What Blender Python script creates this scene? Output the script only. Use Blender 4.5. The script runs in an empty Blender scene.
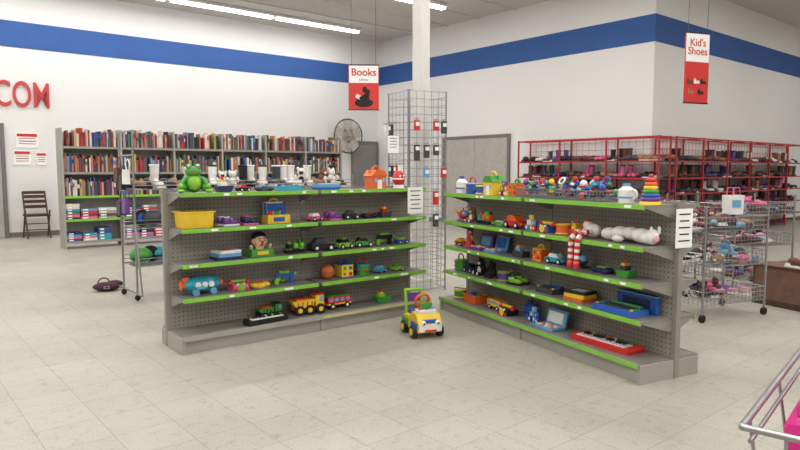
import bpy, math, random
from mathutils import Matrix, Vector
random.seed(7)
R = math.radians
sc = bpy.context.scene
sc.view_settings.view_transform = 'Standard'
sc.view_settings.look = 'None'

# ---------------------------------------------------------------- materials
def lin(c):
    o = []
    for x in c:
        x = x/255
        o.append(x/12.92 if x <= .04045 else ((x+.055)/1.055)**2.4)
    return (o[0], o[1], o[2], 1)
_m = {}
def mat(key, rgb, rough=.5, metal=0, var=.08, scale=9, emit=0):
    if key in _m: return _m[key]
    m = bpy.data.materials.new(key); m.use_nodes = True
    nt = m.node_tree; b = nt.nodes['Principled BSDF']
    b.inputs['Roughness'].default_value = rough
    b.inputs['Metallic'].default_value = metal
    c = lin(rgb)
    tc = nt.nodes.new('ShaderNodeTexCoord'); n = nt.nodes.new('ShaderNodeTexNoise')
    n.inputs['Scale'].default_value = scale; n.inputs['Detail'].default_value = 3
    nt.links.new(tc.outputs['Object'], n.inputs['Vector'])
    r = nt.nodes.new('ShaderNodeValToRGB')
    r.color_ramp.elements[0].position = .3; r.color_ramp.elements[1].position = .7
    r.color_ramp.elements[0].color = tuple(x*(1-var) for x in c[:3])+(1,)
    r.color_ramp.elements[1].color = tuple(min(1, x*(1+var)) for x in c[:3])+(1,)
    nt.links.new(n.outputs['Fac'], r.inputs['Fac'])
    nt.links.new(r.outputs['Color'], b.inputs['Base Color'])
    if emit:
        b.inputs['Emission Color'].default_value = c
        b.inputs['Emission Strength'].default_value = emit
    _m[key] = m
    return m

RED=mat('plastic_red',(200,40,36),.4); GRN=mat('plastic_green',(62,145,52),.4); LIME=mat('plastic_lime',(128,184,50),.4)
BLU=mat('plastic_blue',(38,88,170),.4); NAVY=mat('plastic_navy',(32,40,85),.4); TEAL=mat('plastic_teal',(40,150,168),.4)
SKY=mat('plastic_skyblue',(105,160,200),.4); YEL=mat('plastic_yellow',(232,192,48),.4); ORG=mat('plastic_orange',(226,102,36),.4)
PUR=mat('plastic_purple',(105,60,140),.4); PNK=mat('plastic_pink',(215,95,142),.4); WHT=mat('plastic_white',(230,228,224),.4)
BLK=mat('plastic_black',(22,22,25),.4); DGR=mat('plastic_darkgrey',(60,60,64),.5); SKIN=mat('toy_skin',(236,190,150),.5)
BRN=mat('leather_brown',(92,58,42),.55); TAN=mat('suede_tan',(155,116,84),.8); MAG=mat('nylon_magenta',(205,30,125),.6)
CHR=mat('chrome_wire',(158,158,158),.3,.85,.02); FURW=mat('plush_white',(224,219,212),.95); FURP=mat('plush_pink',(220,155,172),.95)
FURB=mat('plush_brown',(120,85,60),.95); FURK=mat('plush_black',(30,28,30),.95); PAPER=mat('paper_white',(240,240,236),.8,0,.02)
STEEL=mat('shelf_steel',(146,142,132),.45,.2,.06,5); STEELD=mat('shelf_deck',(138,135,127),.4,.2,.1,6); STEELL=mat('shelf_kickplate',(160,157,148),.5,.1,.06,5)
PRICE=mat('price_rail_green',(124,188,60),.4,0,.08,14); REDM=mat('rack_red_enamel',(170,32,38),.4,.1); WOOD=mat('dark_wood',(72,48,36),.5,0,.2,20)
WOODM=mat('brown_wood',(110,78,62),.5,0,.2,14); INK=mat('ink_black',(25,22,22),.7); SIGNR=mat('sign_red',(205,44,42),.5,0,.03)
LETR=mat('lettering_red',(190,62,62),.6,0,.03)
RUB=mat('rubber_black',(18,18,18),.8)
COLS=[RED,GRN,LIME,BLU,NAVY,TEAL,SKY,YEL,ORG,PUR,PNK,WHT,BLK]

def floor_mat():
    m = bpy.data.materials.new('vinyl_tile_floor'); m.use_nodes=True
    nt=m.node_tree; b=nt.nodes['Principled BSDF']; N=nt.nodes.new; Lk=nt.links.new
    tc=N('ShaderNodeTexCoord'); br=N('ShaderNodeTexBrick')
    br.offset=0; br.squash=1
    br.inputs['Scale'].default_value=1; br.inputs['Brick Width'].default_value=.305; br.inputs['Row Height'].default_value=.305
    br.inputs['Mortar Size'].default_value=.0025; br.inputs['Mortar Smooth'].default_value=.3
    br.inputs['Color1'].default_value=lin((184,179,168)); br.inputs['Color2'].default_value=lin((177,172,160)); br.inputs['Mortar'].default_value=lin((148,143,132))
    Lk(tc.outputs['Object'],br.inputs['Vector'])
    n1=N('ShaderNodeTexNoise'); n1.inputs['Scale'].default_value=.9; n1.inputs['Detail'].default_value=6
    n2=N('ShaderNodeTexNoise'); n2.inputs['Scale'].default_value=14; n2.inputs['Detail'].default_value=8; n2.inputs['Roughness'].default_value=.7
    n3=N('ShaderNodeTexNoise'); n3.inputs['Scale'].default_value=90; n3.inputs['Detail'].default_value=2
    for n in (n1,n2,n3): Lk(tc.outputs['Object'],n.inputs['Vector'])
    r1=N('ShaderNodeValToRGB'); r1.color_ramp.elements[0].position=.35; r1.color_ramp.elements[0].color=(.86,.85,.83,1); r1.color_ramp.elements[1].position=.65
    r2=N('ShaderNodeValToRGB'); r2.color_ramp.elements[0].position=.33; r2.color_ramp.elements[0].color=(.66,.64,.60,1); r2.color_ramp.elements[1].position=.46
    r3=N('ShaderNodeValToRGB'); r3.color_ramp.elements[0].position=.4; r3.color_ramp.elements[0].color=(.88,.88,.87,1); r3.color_ramp.elements[1].position=.55
    Lk(n1.outputs['Fac'],r1.inputs['Fac']); Lk(n2.outputs['Fac'],r2.inputs['Fac']); Lk(n3.outputs['Fac'],r3.inputs['Fac'])
    cur=br.outputs['Color']
    for r,f in ((r1,1),(r2,.7),(r3,1)):
        a=N('ShaderNodeMix'); a.data_type='RGBA'; a.blend_type='MULTIPLY'; a.inputs[0].default_value=f
        Lk(cur,a.inputs[6]); Lk(r.outputs['Color'],a.inputs[7]); cur=a.outputs[2]
    Lk(cur,b.inputs['Base Color'])
    mr=N('ShaderNodeMapRange'); mr.inputs[3].default_value=.3; mr.inputs[4].default_value=.52
    Lk(n1.outputs['Fac'],mr.inputs[0]); Lk(mr.outputs[0],b.inputs['Roughness'])
    return m
def peg_mat():
    m = bpy.data.materials.new('pegboard_grey'); m.use_nodes=True
    nt=m.node_tree; b=nt.nodes['Principled BSDF']; N=nt.nodes.new; Lk=nt.links.new
    tc=N('ShaderNodeTexCoord')
    def vm(op,src,val=None):
        n=N('ShaderNodeVectorMath'); n.operation=op; Lk(src,n.inputs[0])
        if val is not None: n.inputs[1].default_value=val
        return n.outputs[0]
    v=vm('MULTIPLY',tc.outputs['Object'],(30,30,30)); v=vm('FRACTION',v); v=vm('SUBTRACT',v,(.5,.5,.5)); v=vm('MULTIPLY',v,(1,0,1))
    l=N('ShaderNodeVectorMath'); l.operation='LENGTH'; Lk(v,l.inputs[0])
    lt=N('ShaderNodeMath'); lt.operation='LESS_THAN'; lt.inputs[1].default_value=.17; Lk(l.outputs['Value'],lt.inputs[0])
    mx=N('ShaderNodeMix'); mx.data_type='RGBA'; Lk(lt.outputs[0],mx.inputs[0]); mx.inputs[6].default_value=lin((152,147,136)); mx.inputs[7].default_value=lin((82,78,72))
    Lk(mx.outputs[2],b.inputs['Base Color']); b.inputs['Roughness'].default_value=.5
    return m
FLOOR=floor_mat(); PEG=peg_mat()
WALLM=mat('painted_wall_white',(225,223,220),.8,0,.02,.6); CEIL=mat('ceiling_paint',(205,199,192),.9,0,.03,.5)
STRIPE=mat('painted_stripe_blue',(44,84,148),.7,0,.05,2); BASEB=mat('baseboard_vinyl',(120,114,106),.6)
DOORM=mat('door_paint_grey',(170,166,160),.6,0,.04,3); FRAME=mat('door_frame_grey',(112,108,104),.5)
TUBE=mat('fluorescent_tube',(250,252,255),.5,0,0,1,8); COLM=mat('column_paint',(214,211,205),.6,0,.03)

# ---------------------------------------------------------------- mesh builder
class MB:
    def __init__(s): s.v=[];s.f=[];s.m=[];s.s=[];s.mats=[];s.xf=Matrix.Identity(4)
    def add(s,vs,fs,mt,smooth=False,M=None):
        if mt not in s.mats: s.mats.append(mt)
        k=s.mats.index(mt); o=len(s.v); T=s.xf@M if M is not None else s.xf
        s.v+= [T@Vector(p) for p in vs]
        for f in fs: s.f.append([o+i for i in f]); s.m.append(k); s.s.append(smooth)
    def box(s,c,d,mt,rz=0,rx=0,ry=0,taper=1):
        x,y,z=d[0]/2,d[1]/2,d[2]/2; t=taper
        vs=[(-x,-y,-z),(x,-y,-z),(x,y,-z),(-x,y,-z),(-x*t,-y*t,z),(x*t,-y*t,z),(x*t,y*t,z),(-x*t,y*t,z)]
        M=Matrix.Translation(c)@Matrix.Rotation(rz,4,'Z')@Matrix.Rotation(ry,4,'Y')@Matrix.Rotation(rx,4,'X')
        s.add(vs,[(0,3,2,1),(4,5,6,7),(0,1,5,4),(1,2,6,5),(2,3,7,6),(3,0,4,7)],mt,False,M)
    def bb(s,a,b,mt):  # box by corners
        s.box([(a[i]+b[i])/2 for i in range(3)],[abs(b[i]-a[i]) for i in range(3)],mt)
    def cyl(s,a,b,r,mt,r2=None,n=12):
        a=Vector(a);b=Vector(b);r2=r if r2 is None else r2; d=b-a
        if d.length<1e-6: return
        q=d.to_track_quat('Z','Y').to_matrix().to_4x4(); M=Matrix.Translation(a)@q; L=d.length
        vs=[(r*math.cos(2*math.pi*i/n),r*math.sin(2*math.pi*i/n),0) for i in range(n)]+[(r2*math.cos(2*math.pi*i/n),r2*math.sin(2*math.pi*i/n),L) for i in range(n)]
        s.add(vs,[(i,(i+1)%n,n+(i+1)%n,n+i) for i in range(n)],mt,n>5,M)
        s.add(vs,[tuple(range(n-1,-1,-1)),tuple(range(n,2*n))],mt,False,M)
    def sph(s,c,r,mt,n=12,m=8,rx=0,ry=0,rz=0):
        if not hasattr(r,'__len__'): r=(r,r,r)
        vs=[(0,0,-r[2])]
        for j in range(1,m):
            p=-math.pi/2+math.pi*j/m
            for i in range(n):
                a=2*math.pi*i/n; vs.append((r[0]*math.cos(p)*math.cos(a),r[1]*math.cos(p)*math.sin(a),r[2]*math.sin(p)))
        vs.append((0,0,r[2])); t=len(vs)-1; fs=[]
        for i in range(n): fs.append((0,1+(i+1)%n,1+i)); fs.append((t,t-n+i,t-n+(i+1)%n))
        for j in range(m-2):
            for i in range(n):
                o=1+j*n; fs.append((o+i,o+(i+1)%n,o+n+(i+1)%n,o+n+i))
        M=Matrix.Translation(c)@Matrix.Rotation(rz,4,'Z')@Matrix.Rotation(ry,4,'Y')@Matrix.Rotation(rx,4,'X')
        s.add(vs,fs,mt,True,M)
    def torus(s,c,Rr,r,mt,rx=0,ry=0,n=20,m=8):
        vs=[];fs=[]
        for i in range(n):
            a=2*math.pi*i/n
            for j in range(m):
                b=2*math.pi*j/m; q=Rr+r*math.cos(b); vs.append((q*math.cos(a),q*math.sin(a),r*math.sin(b)))
        for i in range(n):
            for j in range(m):
                fs.append((i*m+j,((i+1)%n)*m+j,((i+1)%n)*m+(j+1)%m,i*m+(j+1)%m))
        s.add(vs,fs,mt,True,Matrix.Translation(c)@Matrix.Rotation(ry,4,'Y')@Matrix.Rotation(rx,4,'X'))
    def prism(s,pts,y0,y1,mt):
        n=len(pts); vs=[(p[0],y0,p[1]) for p in pts]+[(p[0],y1,p[1]) for p in pts]
        s.add(vs,[tuple(range(n)),tuple(range(2*n-1,n-1,-1))]+[((i+1)%n,i,n+i,n+(i+1)%n) for i in range(n)],mt)
    def path(s,pts,r,mt,n=8):
        for a,b in zip(pts,pts[1:]): s.cyl(a,b,r,mt,n=n)
    def build(s,name,loc=(0,0,0),rz=0,bevel=0,parent=None):
        me=bpy.data.meshes.new(name); me.from_pydata([tuple(p) for p in s.v],[],s.f)
        for mt in s.mats: me.materials.append(mt)
        me.polygons.foreach_set('material_index',s.m); me.polygons.foreach_set('use_smooth',s.s); me.update()
        o=bpy.data.objects.new(name,me); sc.collection.objects.link(o)
        o.location=loc; o.rotation_euler=(0,0,rz)
        if parent: o.parent=parent
        if bevel:
            b=o.modifiers.new('bevel','BEVEL'); b.width=bevel; b.segments=2; b.limit_method='ANGLE'; b.angle_limit=R(50)
        return o
def text(body,size,mt,parent,loc,name,rz=0,align='CENTER',bold=0,name_ext=.002):
    c=bpy.data.curves.new(name,'FONT'); c.body=body; c.size=size; c.extrude=name_ext; c.align_x=align; c.align_y='CENTER'; c.offset=bold; c.space_line=.8
    c.materials.append(mt); o=bpy.data.objects.new(name,c); sc.collection.objects.link(o)
    o.rotation_euler=(R(90),0,rz); o.location=loc
    if parent: o.parent=parent
    return o

WA=R(40); e1=Vector((math.cos(WA),math.sin(WA),0)); e2=Vector((-math.sin(WA),math.cos(WA),0))
def W(c1,c2,z=0): return e1*c1+e2*c2+Vector((0,0,z))

# ---------------------------------------------------------------- room
CH=5.0
def roombox(name,a,b,mt,bevel=0):
    m=MB(); m.bb(a,b,mt); return m.build(name,(0,0,0),WA)
roombox('floor',(-12,-10,-.1),(22.2,15,0),FLOOR)
m=MB(); m.bb((-12,-10,CH),(22.2,15,CH+.1),CEIL)
for i in range(22): m.bb((-12,-9+i*1.1,CH-.03),(22.2,-8.94+i*1.1,CH),CEIL)
m.build('ceiling',(0,0,0),WA)
roombox('wall_left',(-12,14.8,0),(11.59,15,CH),WALLM)
roombox('wall_back',(11.59,6.34,0),(11.79,15,CH),WALLM)
roombox('wall_right',(11.79,6.34,0),(22,6.54,CH),WALLM)
roombox('wall_far',(22,-10,0),(22.2,6.54,CH),WALLM)
m=MB(); m.bb((-12,14.79,3.77),(11.585,14.8,4.28),STRIPE); m.build('trim_1',(0,0,0),WA)
m=MB(); m.bb((11.58,6.34,3.77),(11.59,14.785,4.28),STRIPE); m.build('trim_2',(0,0,0),WA)
m=MB(); m.bb((11.58,6.33,3.77),(22,6.34,4.28),STRIPE); m.build('trim_3',(0,0,0),WA)
roombox('baseboard_left',(-12,14.785,0),(11.57,14.8,.1),BASEB)
roombox('baseboard_back',(11.575,6.34,0),(11.59,14.78,.1),BASEB)
roombox('baseboard_right',(11.6,6.325,0),(22,6.34,.1),BASEB)
# doors
def door(name,c,axis,w,h,leaves=1,mt=DOORM):
    m=MB(); fw=.07
    m.bb((-w/2-fw,-.05,0),(-w/2,0,h+fw),FRAME); m.bb((w/2,-.05,0),(w/2+fw,0,h+fw),FRAME); m.bb((-w/2,-.05,h),(w/2,0,h+fw),FRAME)
    lw=w/leaves
    for i in range(leaves):
        x=-w/2+i*lw; m.bb((x+.006,-.035,.01),(x+lw-.006,-.001,h-.005),mt)
        hx=x+lw-.09 if i==0 else x+.09
        m.cyl((hx,-.09,1.0),(hx,-.035,1.0),.012,CHR); m.cyl((hx,-.09,1.0),(hx-.1,-.09,1.0),.01,CHR)
    return m.build(name,c,axis)
door('door_1',W(1.58,14.795),WA,1.1,2.2)
door('door_2',W(11.08,14.795),WA,.8,2.1,1,mat('door_grey_dark',(128,124,122),.6))
door('door_3',W(11.585,14.8-3.87),WA-R(90),2.1,2.12,2,mat('door_beige',(172,166,158),.6))
# ceiling fixtures
for c2 in (13.7,10.5,7.3,4.1,.9,-2.3,-5.5):
    m=MB(); c1b=10.1
    for k in range(7):
        x1=c1b-k*2.5; x0=x1-2.42
        m.bb((x0,c2-.11,4.93),(x1,c2+.11,4.99),WHT)
        m.cyl((x0+.03,c2-.05,4.905),(x1-.03,c2-.05,4.905),.022,TUBE,n=8); m.cyl((x0+.03,c2+.05,4.905),(x1-.03,c2+.05,4.905),.022,TUBE,n=8)
    m.build('fluorescent_ceiling_light',(0,0,0),WA)
    L=bpy.data.lights.new('fluorescent_lamp','AREA'); L.shape='RECTANGLE'; L.size=17; L.size_y=.2; L.energy=208; L.color=(1,.985,.96)
    o=bpy.data.objects.new('fluorescent_lamp',L); sc.collection.objects.link(o); p=W(1.6,c2,4.86); o.location=p; o.rotation_euler=(0,0,WA)
for c1 in (14,18):
    L=bpy.data.lights.new('fluorescent_lamp','AREA'); L.shape='RECTANGLE'; L.size=.2; L.size_y=9; L.energy=140; L.color=(1,.985,.96)
    o=bpy.data.objects.new('fluorescent_lamp',L); sc.collection.objects.link(o); o.location=W(c1,0,4.86); o.rotation_euler=(0,0,WA)
w=bpy.data.worlds.new('store_ambient'); sc.world=w; w.use_nodes=True
w.node_tree.nodes['Background'].inputs[0].default_value=(1,.98,.95,1); w.node_tree.nodes['Background'].inputs[1].default_value=.57

# ---------------------------------------------------------------- gondolas
class G: pass
def gondola(origin,rot,L,levels,H,df,up,db,x0=0):
    g=G(); g.rot=rot; g.L=L; g.lv=[.13]+levels; g.df=df; g.up=up; g.x0=x0
    g.o=Vector(origin)+Vector((math.cos(rot)*x0,math.sin(rot)*x0,0))
    m=MB(); T=.03
    m.bb((.02,df,.1),(L-.02,df+T,H),PEG)
    for x in (0,L/2,L):
        m.bb((x-.018,df-.006,0),(x+.018,df+T+.006,H+.01),STEEL)
    m.bb((0,df-.004,H-.02),(L,df+T+.004,H+.012),STEEL)
    for sgn,dep,y0 in ((1,df,0),(-1,db,df+T)):
        ya,yb=(0,df) if sgn>0 else (df+T,df+T+db)
        for k in range(2):
            xa=k*L/2+.004; xb=(k+1)*L/2-.004
            m.bb((xa,ya,.10),(xb,yb,.13),STEELD)
            yk=ya+.03 if sgn>0 else yb-.04
            m.bb((xa,yk,0),(xb,yk+.01,.10),STEELL)
        for x in (0,L/2,L): m.bb((x-.015,ya+.01,0),(x+.015,yb-.01,.12),STEELL)
        yf=ya if sgn>0 else yb
        m.bb((.0,yf-.006,.098),(L,yf+.006,.134),STEELL)
        if sgn>0:
            if g.o.x>0: m.bb((0.0,yf-.010,.103),(L,yf-.006,.130),PRICE)
            else: m.bb((L/2,yf-.010,.106),(L,yf-.006,.126),mat('price_rail_tan',(196,188,130),.5))
    for z in levels:
        for sgn in (1,-1):
            dd=up if sgn>0 else min(up,db-.02)
            if dd<.12: continue
            yin=df if sgn>0 else df+T; yout=yin-sgn*dd
            for k in range(2):
                xa=k*L/2+.02; xb=(k+1)*L/2-.02
                m.bb((xa,yin,z-.022),(xb,yout,z),STEELD)
                m.bb((xa,yout,z-.03),(xb,yout-sgn*.006,z+.004),STEEL)
                m.bb((xa,yout-sgn*.006,z-.026),(xb,yout-sgn*.011,z+.003),PRICE)
                rr=random.Random(int(z*1000)+k)
                for q in range(3):
                    px=rr.uniform(xa+.05,xb-.1); m.bb((px,yout-sgn*.0112,z-.020),(px+rr.uniform(.03,.06),yout-sgn*.012,z-.004),PAPER)
                for x in (xa-.004,xb):
                    vs=[(yin,z-.02),(yout+sgn*.02,z-.022),(yin,z-.10)]
                    V=[(x,p[0],p[1]) for p in vs]+[(x+.004,p[0],p[1]) for p in vs]
                    m.add(V,[(0,1,2),(5,4,3),(0,3,4,1),(1,4,5,2),(2,5,3,0)],STEEL)
    g.ob=m.build('gondola_shelf',g.o,rot)
    return g
GL=gondola((-1.644,4.515,0),R(38),2.36,[.40,.655,.915,1.18],1.185,.33,.28,.10,x0=.09)
GR=gondola((.383,6.11,0),R(-63),2.445,[.395,.63,.865,1.13],1.135,.32,.28,.20)

def put(g,name,x,lv,fn,rot=0,y=None,bev=.003,dz=0,**k):
    m=MB(); fn(m,**k); x-=g.x0
    if y is None: y=g.df-g.up/2 if lv else g.df/2+.0
    c,s=math.cos(g.rot),math.sin(g.rot)
    loc=g.o+Vector((c*x-s*y,s*x+c*y,g.lv[lv]+.001+dz))
    return m.build(name,loc,g.rot+R(rot),bev)

# ---------------------------------------------------------------- toys
def frog(m):
    m.sph((0,0,.075),(.075,.06,.075),GRN); m.sph((0,-.04,.07),(.05,.035,.055),LIME)
    m.sph((0,-.01,.155),(.062,.05,.042),GRN)
    for s in (-1,1):
        m.sph((s*.032,-.015,.195),.022,GRN); m.sph((s*.032,-.033,.198),.012,WHT); m.sph((s*.032,-.044,.198),.006,BLK)
        m.sph((s*.085,-.02,.04),(.035,.055,.035),GRN); m.sph((s*.10,-.07,.014),(.03,.045,.014),LIME)
        m.cyl((s*.06,-.02,.11),(s*.1,-.06,.05),.016,GRN); m.sph((s*.1,-.06,.05),.02,LIME)
    m.box((0,-.058,.148),(.06,.006,.006),RED)
def tub(m,w=.26,d=.18,h=.12,c=YEL):
    t=.008
    for s in (-1,1):
        m.box((s*(w/2-t),0,h/2),(t,d,h),c,ry=s*.08); m.box((0,s*(d/2-t),h/2),(w-.01,t,h),c,rx=-s*.08)
    m.box((0,0,t/2),(w-.02,d-.02,t),c)
    for s in (-1,1): m.box((0,s*d/2,h),(w+.03,.012,.012),c); m.box((s*w/2,0,h),(.012,d+.02,.012),c)
    m.sph((-.04,0,h*.6),.05,BLU); m.sph((.05,.01,h*.6),.045,GRN)
def car(m,L=.16,c=RED,c2=BLK,W_=None,wh=BLK):
    Wd=W_ or L*.5; r=L*.13; z0=r*.7
    m.prism([(-L/2,z0),(L/2,z0),(L/2,z0+L*.16),(L*.28,z0+L*.2),(-L*.46,z0+L*.22),(-L/2,z0+L*.16)],-Wd/2,Wd/2,c)
    m.prism([(-L*.38,z0+L*.21),(L*.26,z0+L*.19),(L*.1,z0+L*.38),(-L*.26,z0+L*.38)],-Wd*.4,Wd*.4,c2)
    m.box((-L*.08,0,z0+L*.39),(L*.32,Wd*.72,L*.03),c)
    for sx in (-.3,.3):
        for sy in (-1,1):
            m.cyl((sx*L,sy*Wd*.38,r),(sx*L,sy*Wd*.56,r),r,wh,n=14); m.cyl((sx*L,sy*Wd*.55,r),(sx*L,sy*Wd*.575,r),r*.5,WHT,n=10)
    for s in (-1,1): m.sph((L/2,s*Wd*.3,z0+L*.09),L*.035,YEL,8,6)
def truck(m,L=.3,c=YEL,c2=RED):
    W_=L*.5; r=L*.15
    m.box((0,0,r*1.15),(L*.98,W_*.7,L*.09),c2)
    m.box((L*.33,0,r+L*.24),(L*.28,W_*.85,L*.34),c); m.box((L*.40,0,r+L*.30),(L*.16,W_*.87,L*.14),SKY); m.box((L*.33,0,r+L*.43),(L*.3,W_*.9,L*.05),c2)
    m.box((L*.5,0,r+L*.1),(L*.06,W_*.8,L*.1),c2)
    x0,x1=-L*.5,L*.16
    m.prism([(x0+.02,r+L*.06),(x1-.02,r+L*.06),(x1,r+L*.3),(x0-.02,r+L*.27)],-W_*.5,W_*.5,c)
    m.box(((x0+x1)/2,0,r+L*.30),(L*.5,W_*.8,L*.06),ORG)
    for i in range(4): m.box((x0+.03+i*L*.15,-W_*.51,r+L*.17),(L*.03,.008,L*.18),c2)
    for x in (-L*.34,-L*.02,L*.34):
        for s in (-1,1): m.cyl((x,s*W_*.36,r),(x,s*W_*.58,r),r,BLK,n=16); m.cyl((x,s*W_*.57,r),(x,s*W_*.6,r),r*.5,YEL,n=12)
def bus(m,L=.24,c=RED,c2=GRN):
    W_=L*.42;r=L*.11
    m.box((0,0,r+L*.18),(L,W_,L*.3),c); m.box((0,0,r+L*.35),(L*.94,W_*.94,L*.06),c2,taper=.93); m.box((0,0,r+L*.07),(L*1.02,W_*1.03,L*.05),YEL)
    for i in range(4):
        for s in (-1,1): m.box((-L*.36+i*L*.23,s*W_*.5,r+L*.22),(L*.16,.006,L*.12),SKY)
    m.box((L*.5,0,r+L*.22),(.006,W_*.8,L*.13),SKY)
    for x in (-.3,.3):
        for s in (-1,1): m.cyl((x*L,s*W_*.38,r),(x*L,s*W_*.54,r),r,BLK,n=14); m.cyl((x*L,s*W_*.53,r),(x*L,s*W_*.56,r),r*.5,WHT,n=10)
def keyboard(m,L=.42,d=.15,c=RED,h=.04):
    m.prism([(-L/2,0),(L/2,0),(L/2,h),(-L/2,h)],-d/2,d/2,c); m.box((0,-d*.18,h+.004),(L*.84,d*.5,.008),WHT)
    n=14
    for i in range(n):
        x=-L*.4+(i+.5)*L*.8/n; m.box((x+L*.4/n,-d*.18,h+.0085),(.002,d*.48,.003),DGR)
        if i%7 not in (2,6) and i<n-1: m.box((x+L*.4/n,-d*.08,h+.013),(L*.028,d*.27,.012),BLK)
    for i in range(5): m.cyl((-L*.34+i*L*.1,d*.3,h),(-L*.34+i*L*.1,d*.3,h+.01),.012,(YEL,GRN,BLU,ORG,WHT)[i],n=10)
    m.box((L*.28,d*.3,h+.004),(L*.22,d*.2,.01),GRN)
    for s in (-1,1): m.cyl((s*L*.47,-d*.45,h*.6),(s*L*.47,d*.45,h*.6),h*.6,c,n=10)
def house(m,w=.17,d=.13,h=.12,c=ORG,c2=RED):
    m.box((0,0,h/2),(w,d,h),c); m.prism([(-w*.6,h-.005),(w*.6,h-.005),(w*.3,h+.05),(-w*.3,h+.05)],-d*.55,d*.55,c2)
    m.box((0,-d/2,.04),(.05,.008,.08),WHT)
    for s in (-1,1): m.box((s*w*.3,-d/2,.075),(.032,.008,.035),SKY); m.box((s*w*.3,-d/2-.004,.075),(.004,.004,.035),WHT); m.cyl((s*w*.42,0,h),(s*w*.42,0,h+.05),.012,c2)
    m.torus((0,0,h+.05),.035,.008,c,rx=R(90))
def egg(m,c=RED):
    m.cyl((0,0,0),(0,0,.03),.055,WHT,.045); m.sph((0,0,.09),(.06,.06,.075),c,16,10); m.torus((0,0,.085),.06,.008,WHT)
    for s in (-1,1): m.sph((s*.02,-.052,.11),.012,WHT,8,6); m.sph((s*.02,-.062,.11),.006,BLK,8,6)
    m.sph((0,-.06,.085),(.014,.02,.01),YEL,8,6)
def headtoy(m):
    m.box((0,0,.03),(.2,.13,.06),GRN,taper=.9); m.box((0,-.065,.03),(.1,.01,.03),YEL); m.cyl((0,0,.05),(0,0,.08),.035,SKIN)
    m.sph((0,0,.125),(.055,.052,.065),SKIN,16,12); m.sph((0,.012,.16),(.062,.054,.04),BLK,16,10)
    for s in (-1,1):
        m.sph((s*.056,0,.12),(.012,.015,.02),SKIN); m.sph((s*.021,-.045,.13),.011,WHT,8,6); m.sph((s*.021,-.055,.13),.006,BLK,8,6); m.box((s*.021,-.05,.147),(.022,.008,.006),BLK,ry=s*.2)
        m.cyl((s*.08,-.01,.06),(s*.085,-.03,.09),.012,SKIN)
    m.sph((0,-.056,.117),(.011,.014,.014),RED,8,6); m.sph((0,-.05,.094),(.022,.008,.007),RED,8,6)
def playset(m,c=YEL,c2=WHT,c3=BLU):
    m.box((0,0,.035),(.2,.12,.07),c); m.box((0,.04,.12),(.18,.03,.11),c2); m.box((0,.02,.13),(.14,.008,.06),c3)
    for i in range(3): m.cyl((-.06+i*.06,-.02,.07),(-.06+i*.06,-.02,.10),.02,(RED,GRN,c3)[i],n=12)
    m.box((0,-.061,.035),(.1,.006,.035),c3); m.torus((0,.04,.155),.045,.009,c,rx=R(90),n=16)
    for s in (-1,1): m.cyl((s*.085,.02,.06),(s*.085,.02,.17),.01,c3)
def boxes(m,w=.2,d=.15,n=3,cs=(NAVY,SKY,WHT)):
    z=0
    for i in range(n):
        h=.022+.006*(i%2); m.box((.004*i,.003*i,z+h/2),(w-.01*i,d,h),cs[i%len(cs)],rz=.08*i); m.box((.004*i,.003*i,z+h+.0005),(w*.6,d*.6,.002),WHT if cs[i%len(cs)]!=WHT else RED,rz=.08*i); z+=h
def vehicle_big(m,c=TEAL,c2=SKY,c3=ORG,L=.36):
    r=L*.18
    m.sph((0,0,r+.02),(L*.46,r*.9,r),c,18,10); m.sph((L*.12,-.01,r*1.6),(r*.9,r*.7,r*.6),c2); m.cyl((-L*.4,0,r+.02),(-L*.5,0,r+.02),r*.35,c3,r*.6)
    m.torus((L*.42,0,r+.02),r*.35,.012,c3,ry=R(90),n=14); m.box((-L*.1,0,r*1.0),(L*.18,r*2.6,.02),c2); m.box((-L*.38,0,r*1.7),(.05,.014,.07),c3)
    for x in (-.2,.2):
        for s in (-1,1): m.cyl((x*L,s*r*.5,.026),(x*L,s*r*.95,.026),.026,c2,n=12)
    for i in range(3): m.cyl((-L*.15+i*L*.15,-r*.75,r+.02),(-L*.15+i*L*.15,-r*.98,r+.02),.022,WHT,n=12)
def ball(m,c=ORG,r=.075):
    m.sph((0,0,r),r,c,20,14)
    for a in (0,90): m.torus((0,0,r),r*1.0,.0025,BLK,rx=R(90),ry=R(a),n=24,m=5)
    m.torus((0,0,r),r,.0025,BLK,n=24,m=5)
def cube_toy(m,w=.13,c=YEL,c2=BLU):
    m.box((0,0,w/2),(w,w,w),c)
    for i,(x,z) in enumerate(((-.25,.3),(.25,.3),(-.25,.72),(.25,.72))): m.cyl((x*w,-w*.5,z*w),(x*w,-w*.56,z*w),w*.13,(c2,RED,GRN,c2)[i],n=(3,12,4,6)[i])
    m.torus((0,0,w),w*.3,.008,c2,rx=R(90),n=16); m.box((0,0,w*.02+.004),(w*1.06,w*1.06,w*.06),c2); m.box((0,0,w*.98),(w*1.06,w*1.06,w*.06),c2)
def rings(m):
    m.cyl((0,0,0),(0,0,.02),.07,YEL,.062,20); m.cyl((0,0,.02),(0,0,.17),.014,WHT)
    z=.034
    for i,c in enumerate((PUR,BLU,GRN,YEL,ORG,RED)):
        rr=.048-.006*i; m.torus((0,0,z),rr,.014,c,n=20,m=10); z+=.024
    m.sph((0,0,.18),.016,RED)
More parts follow.
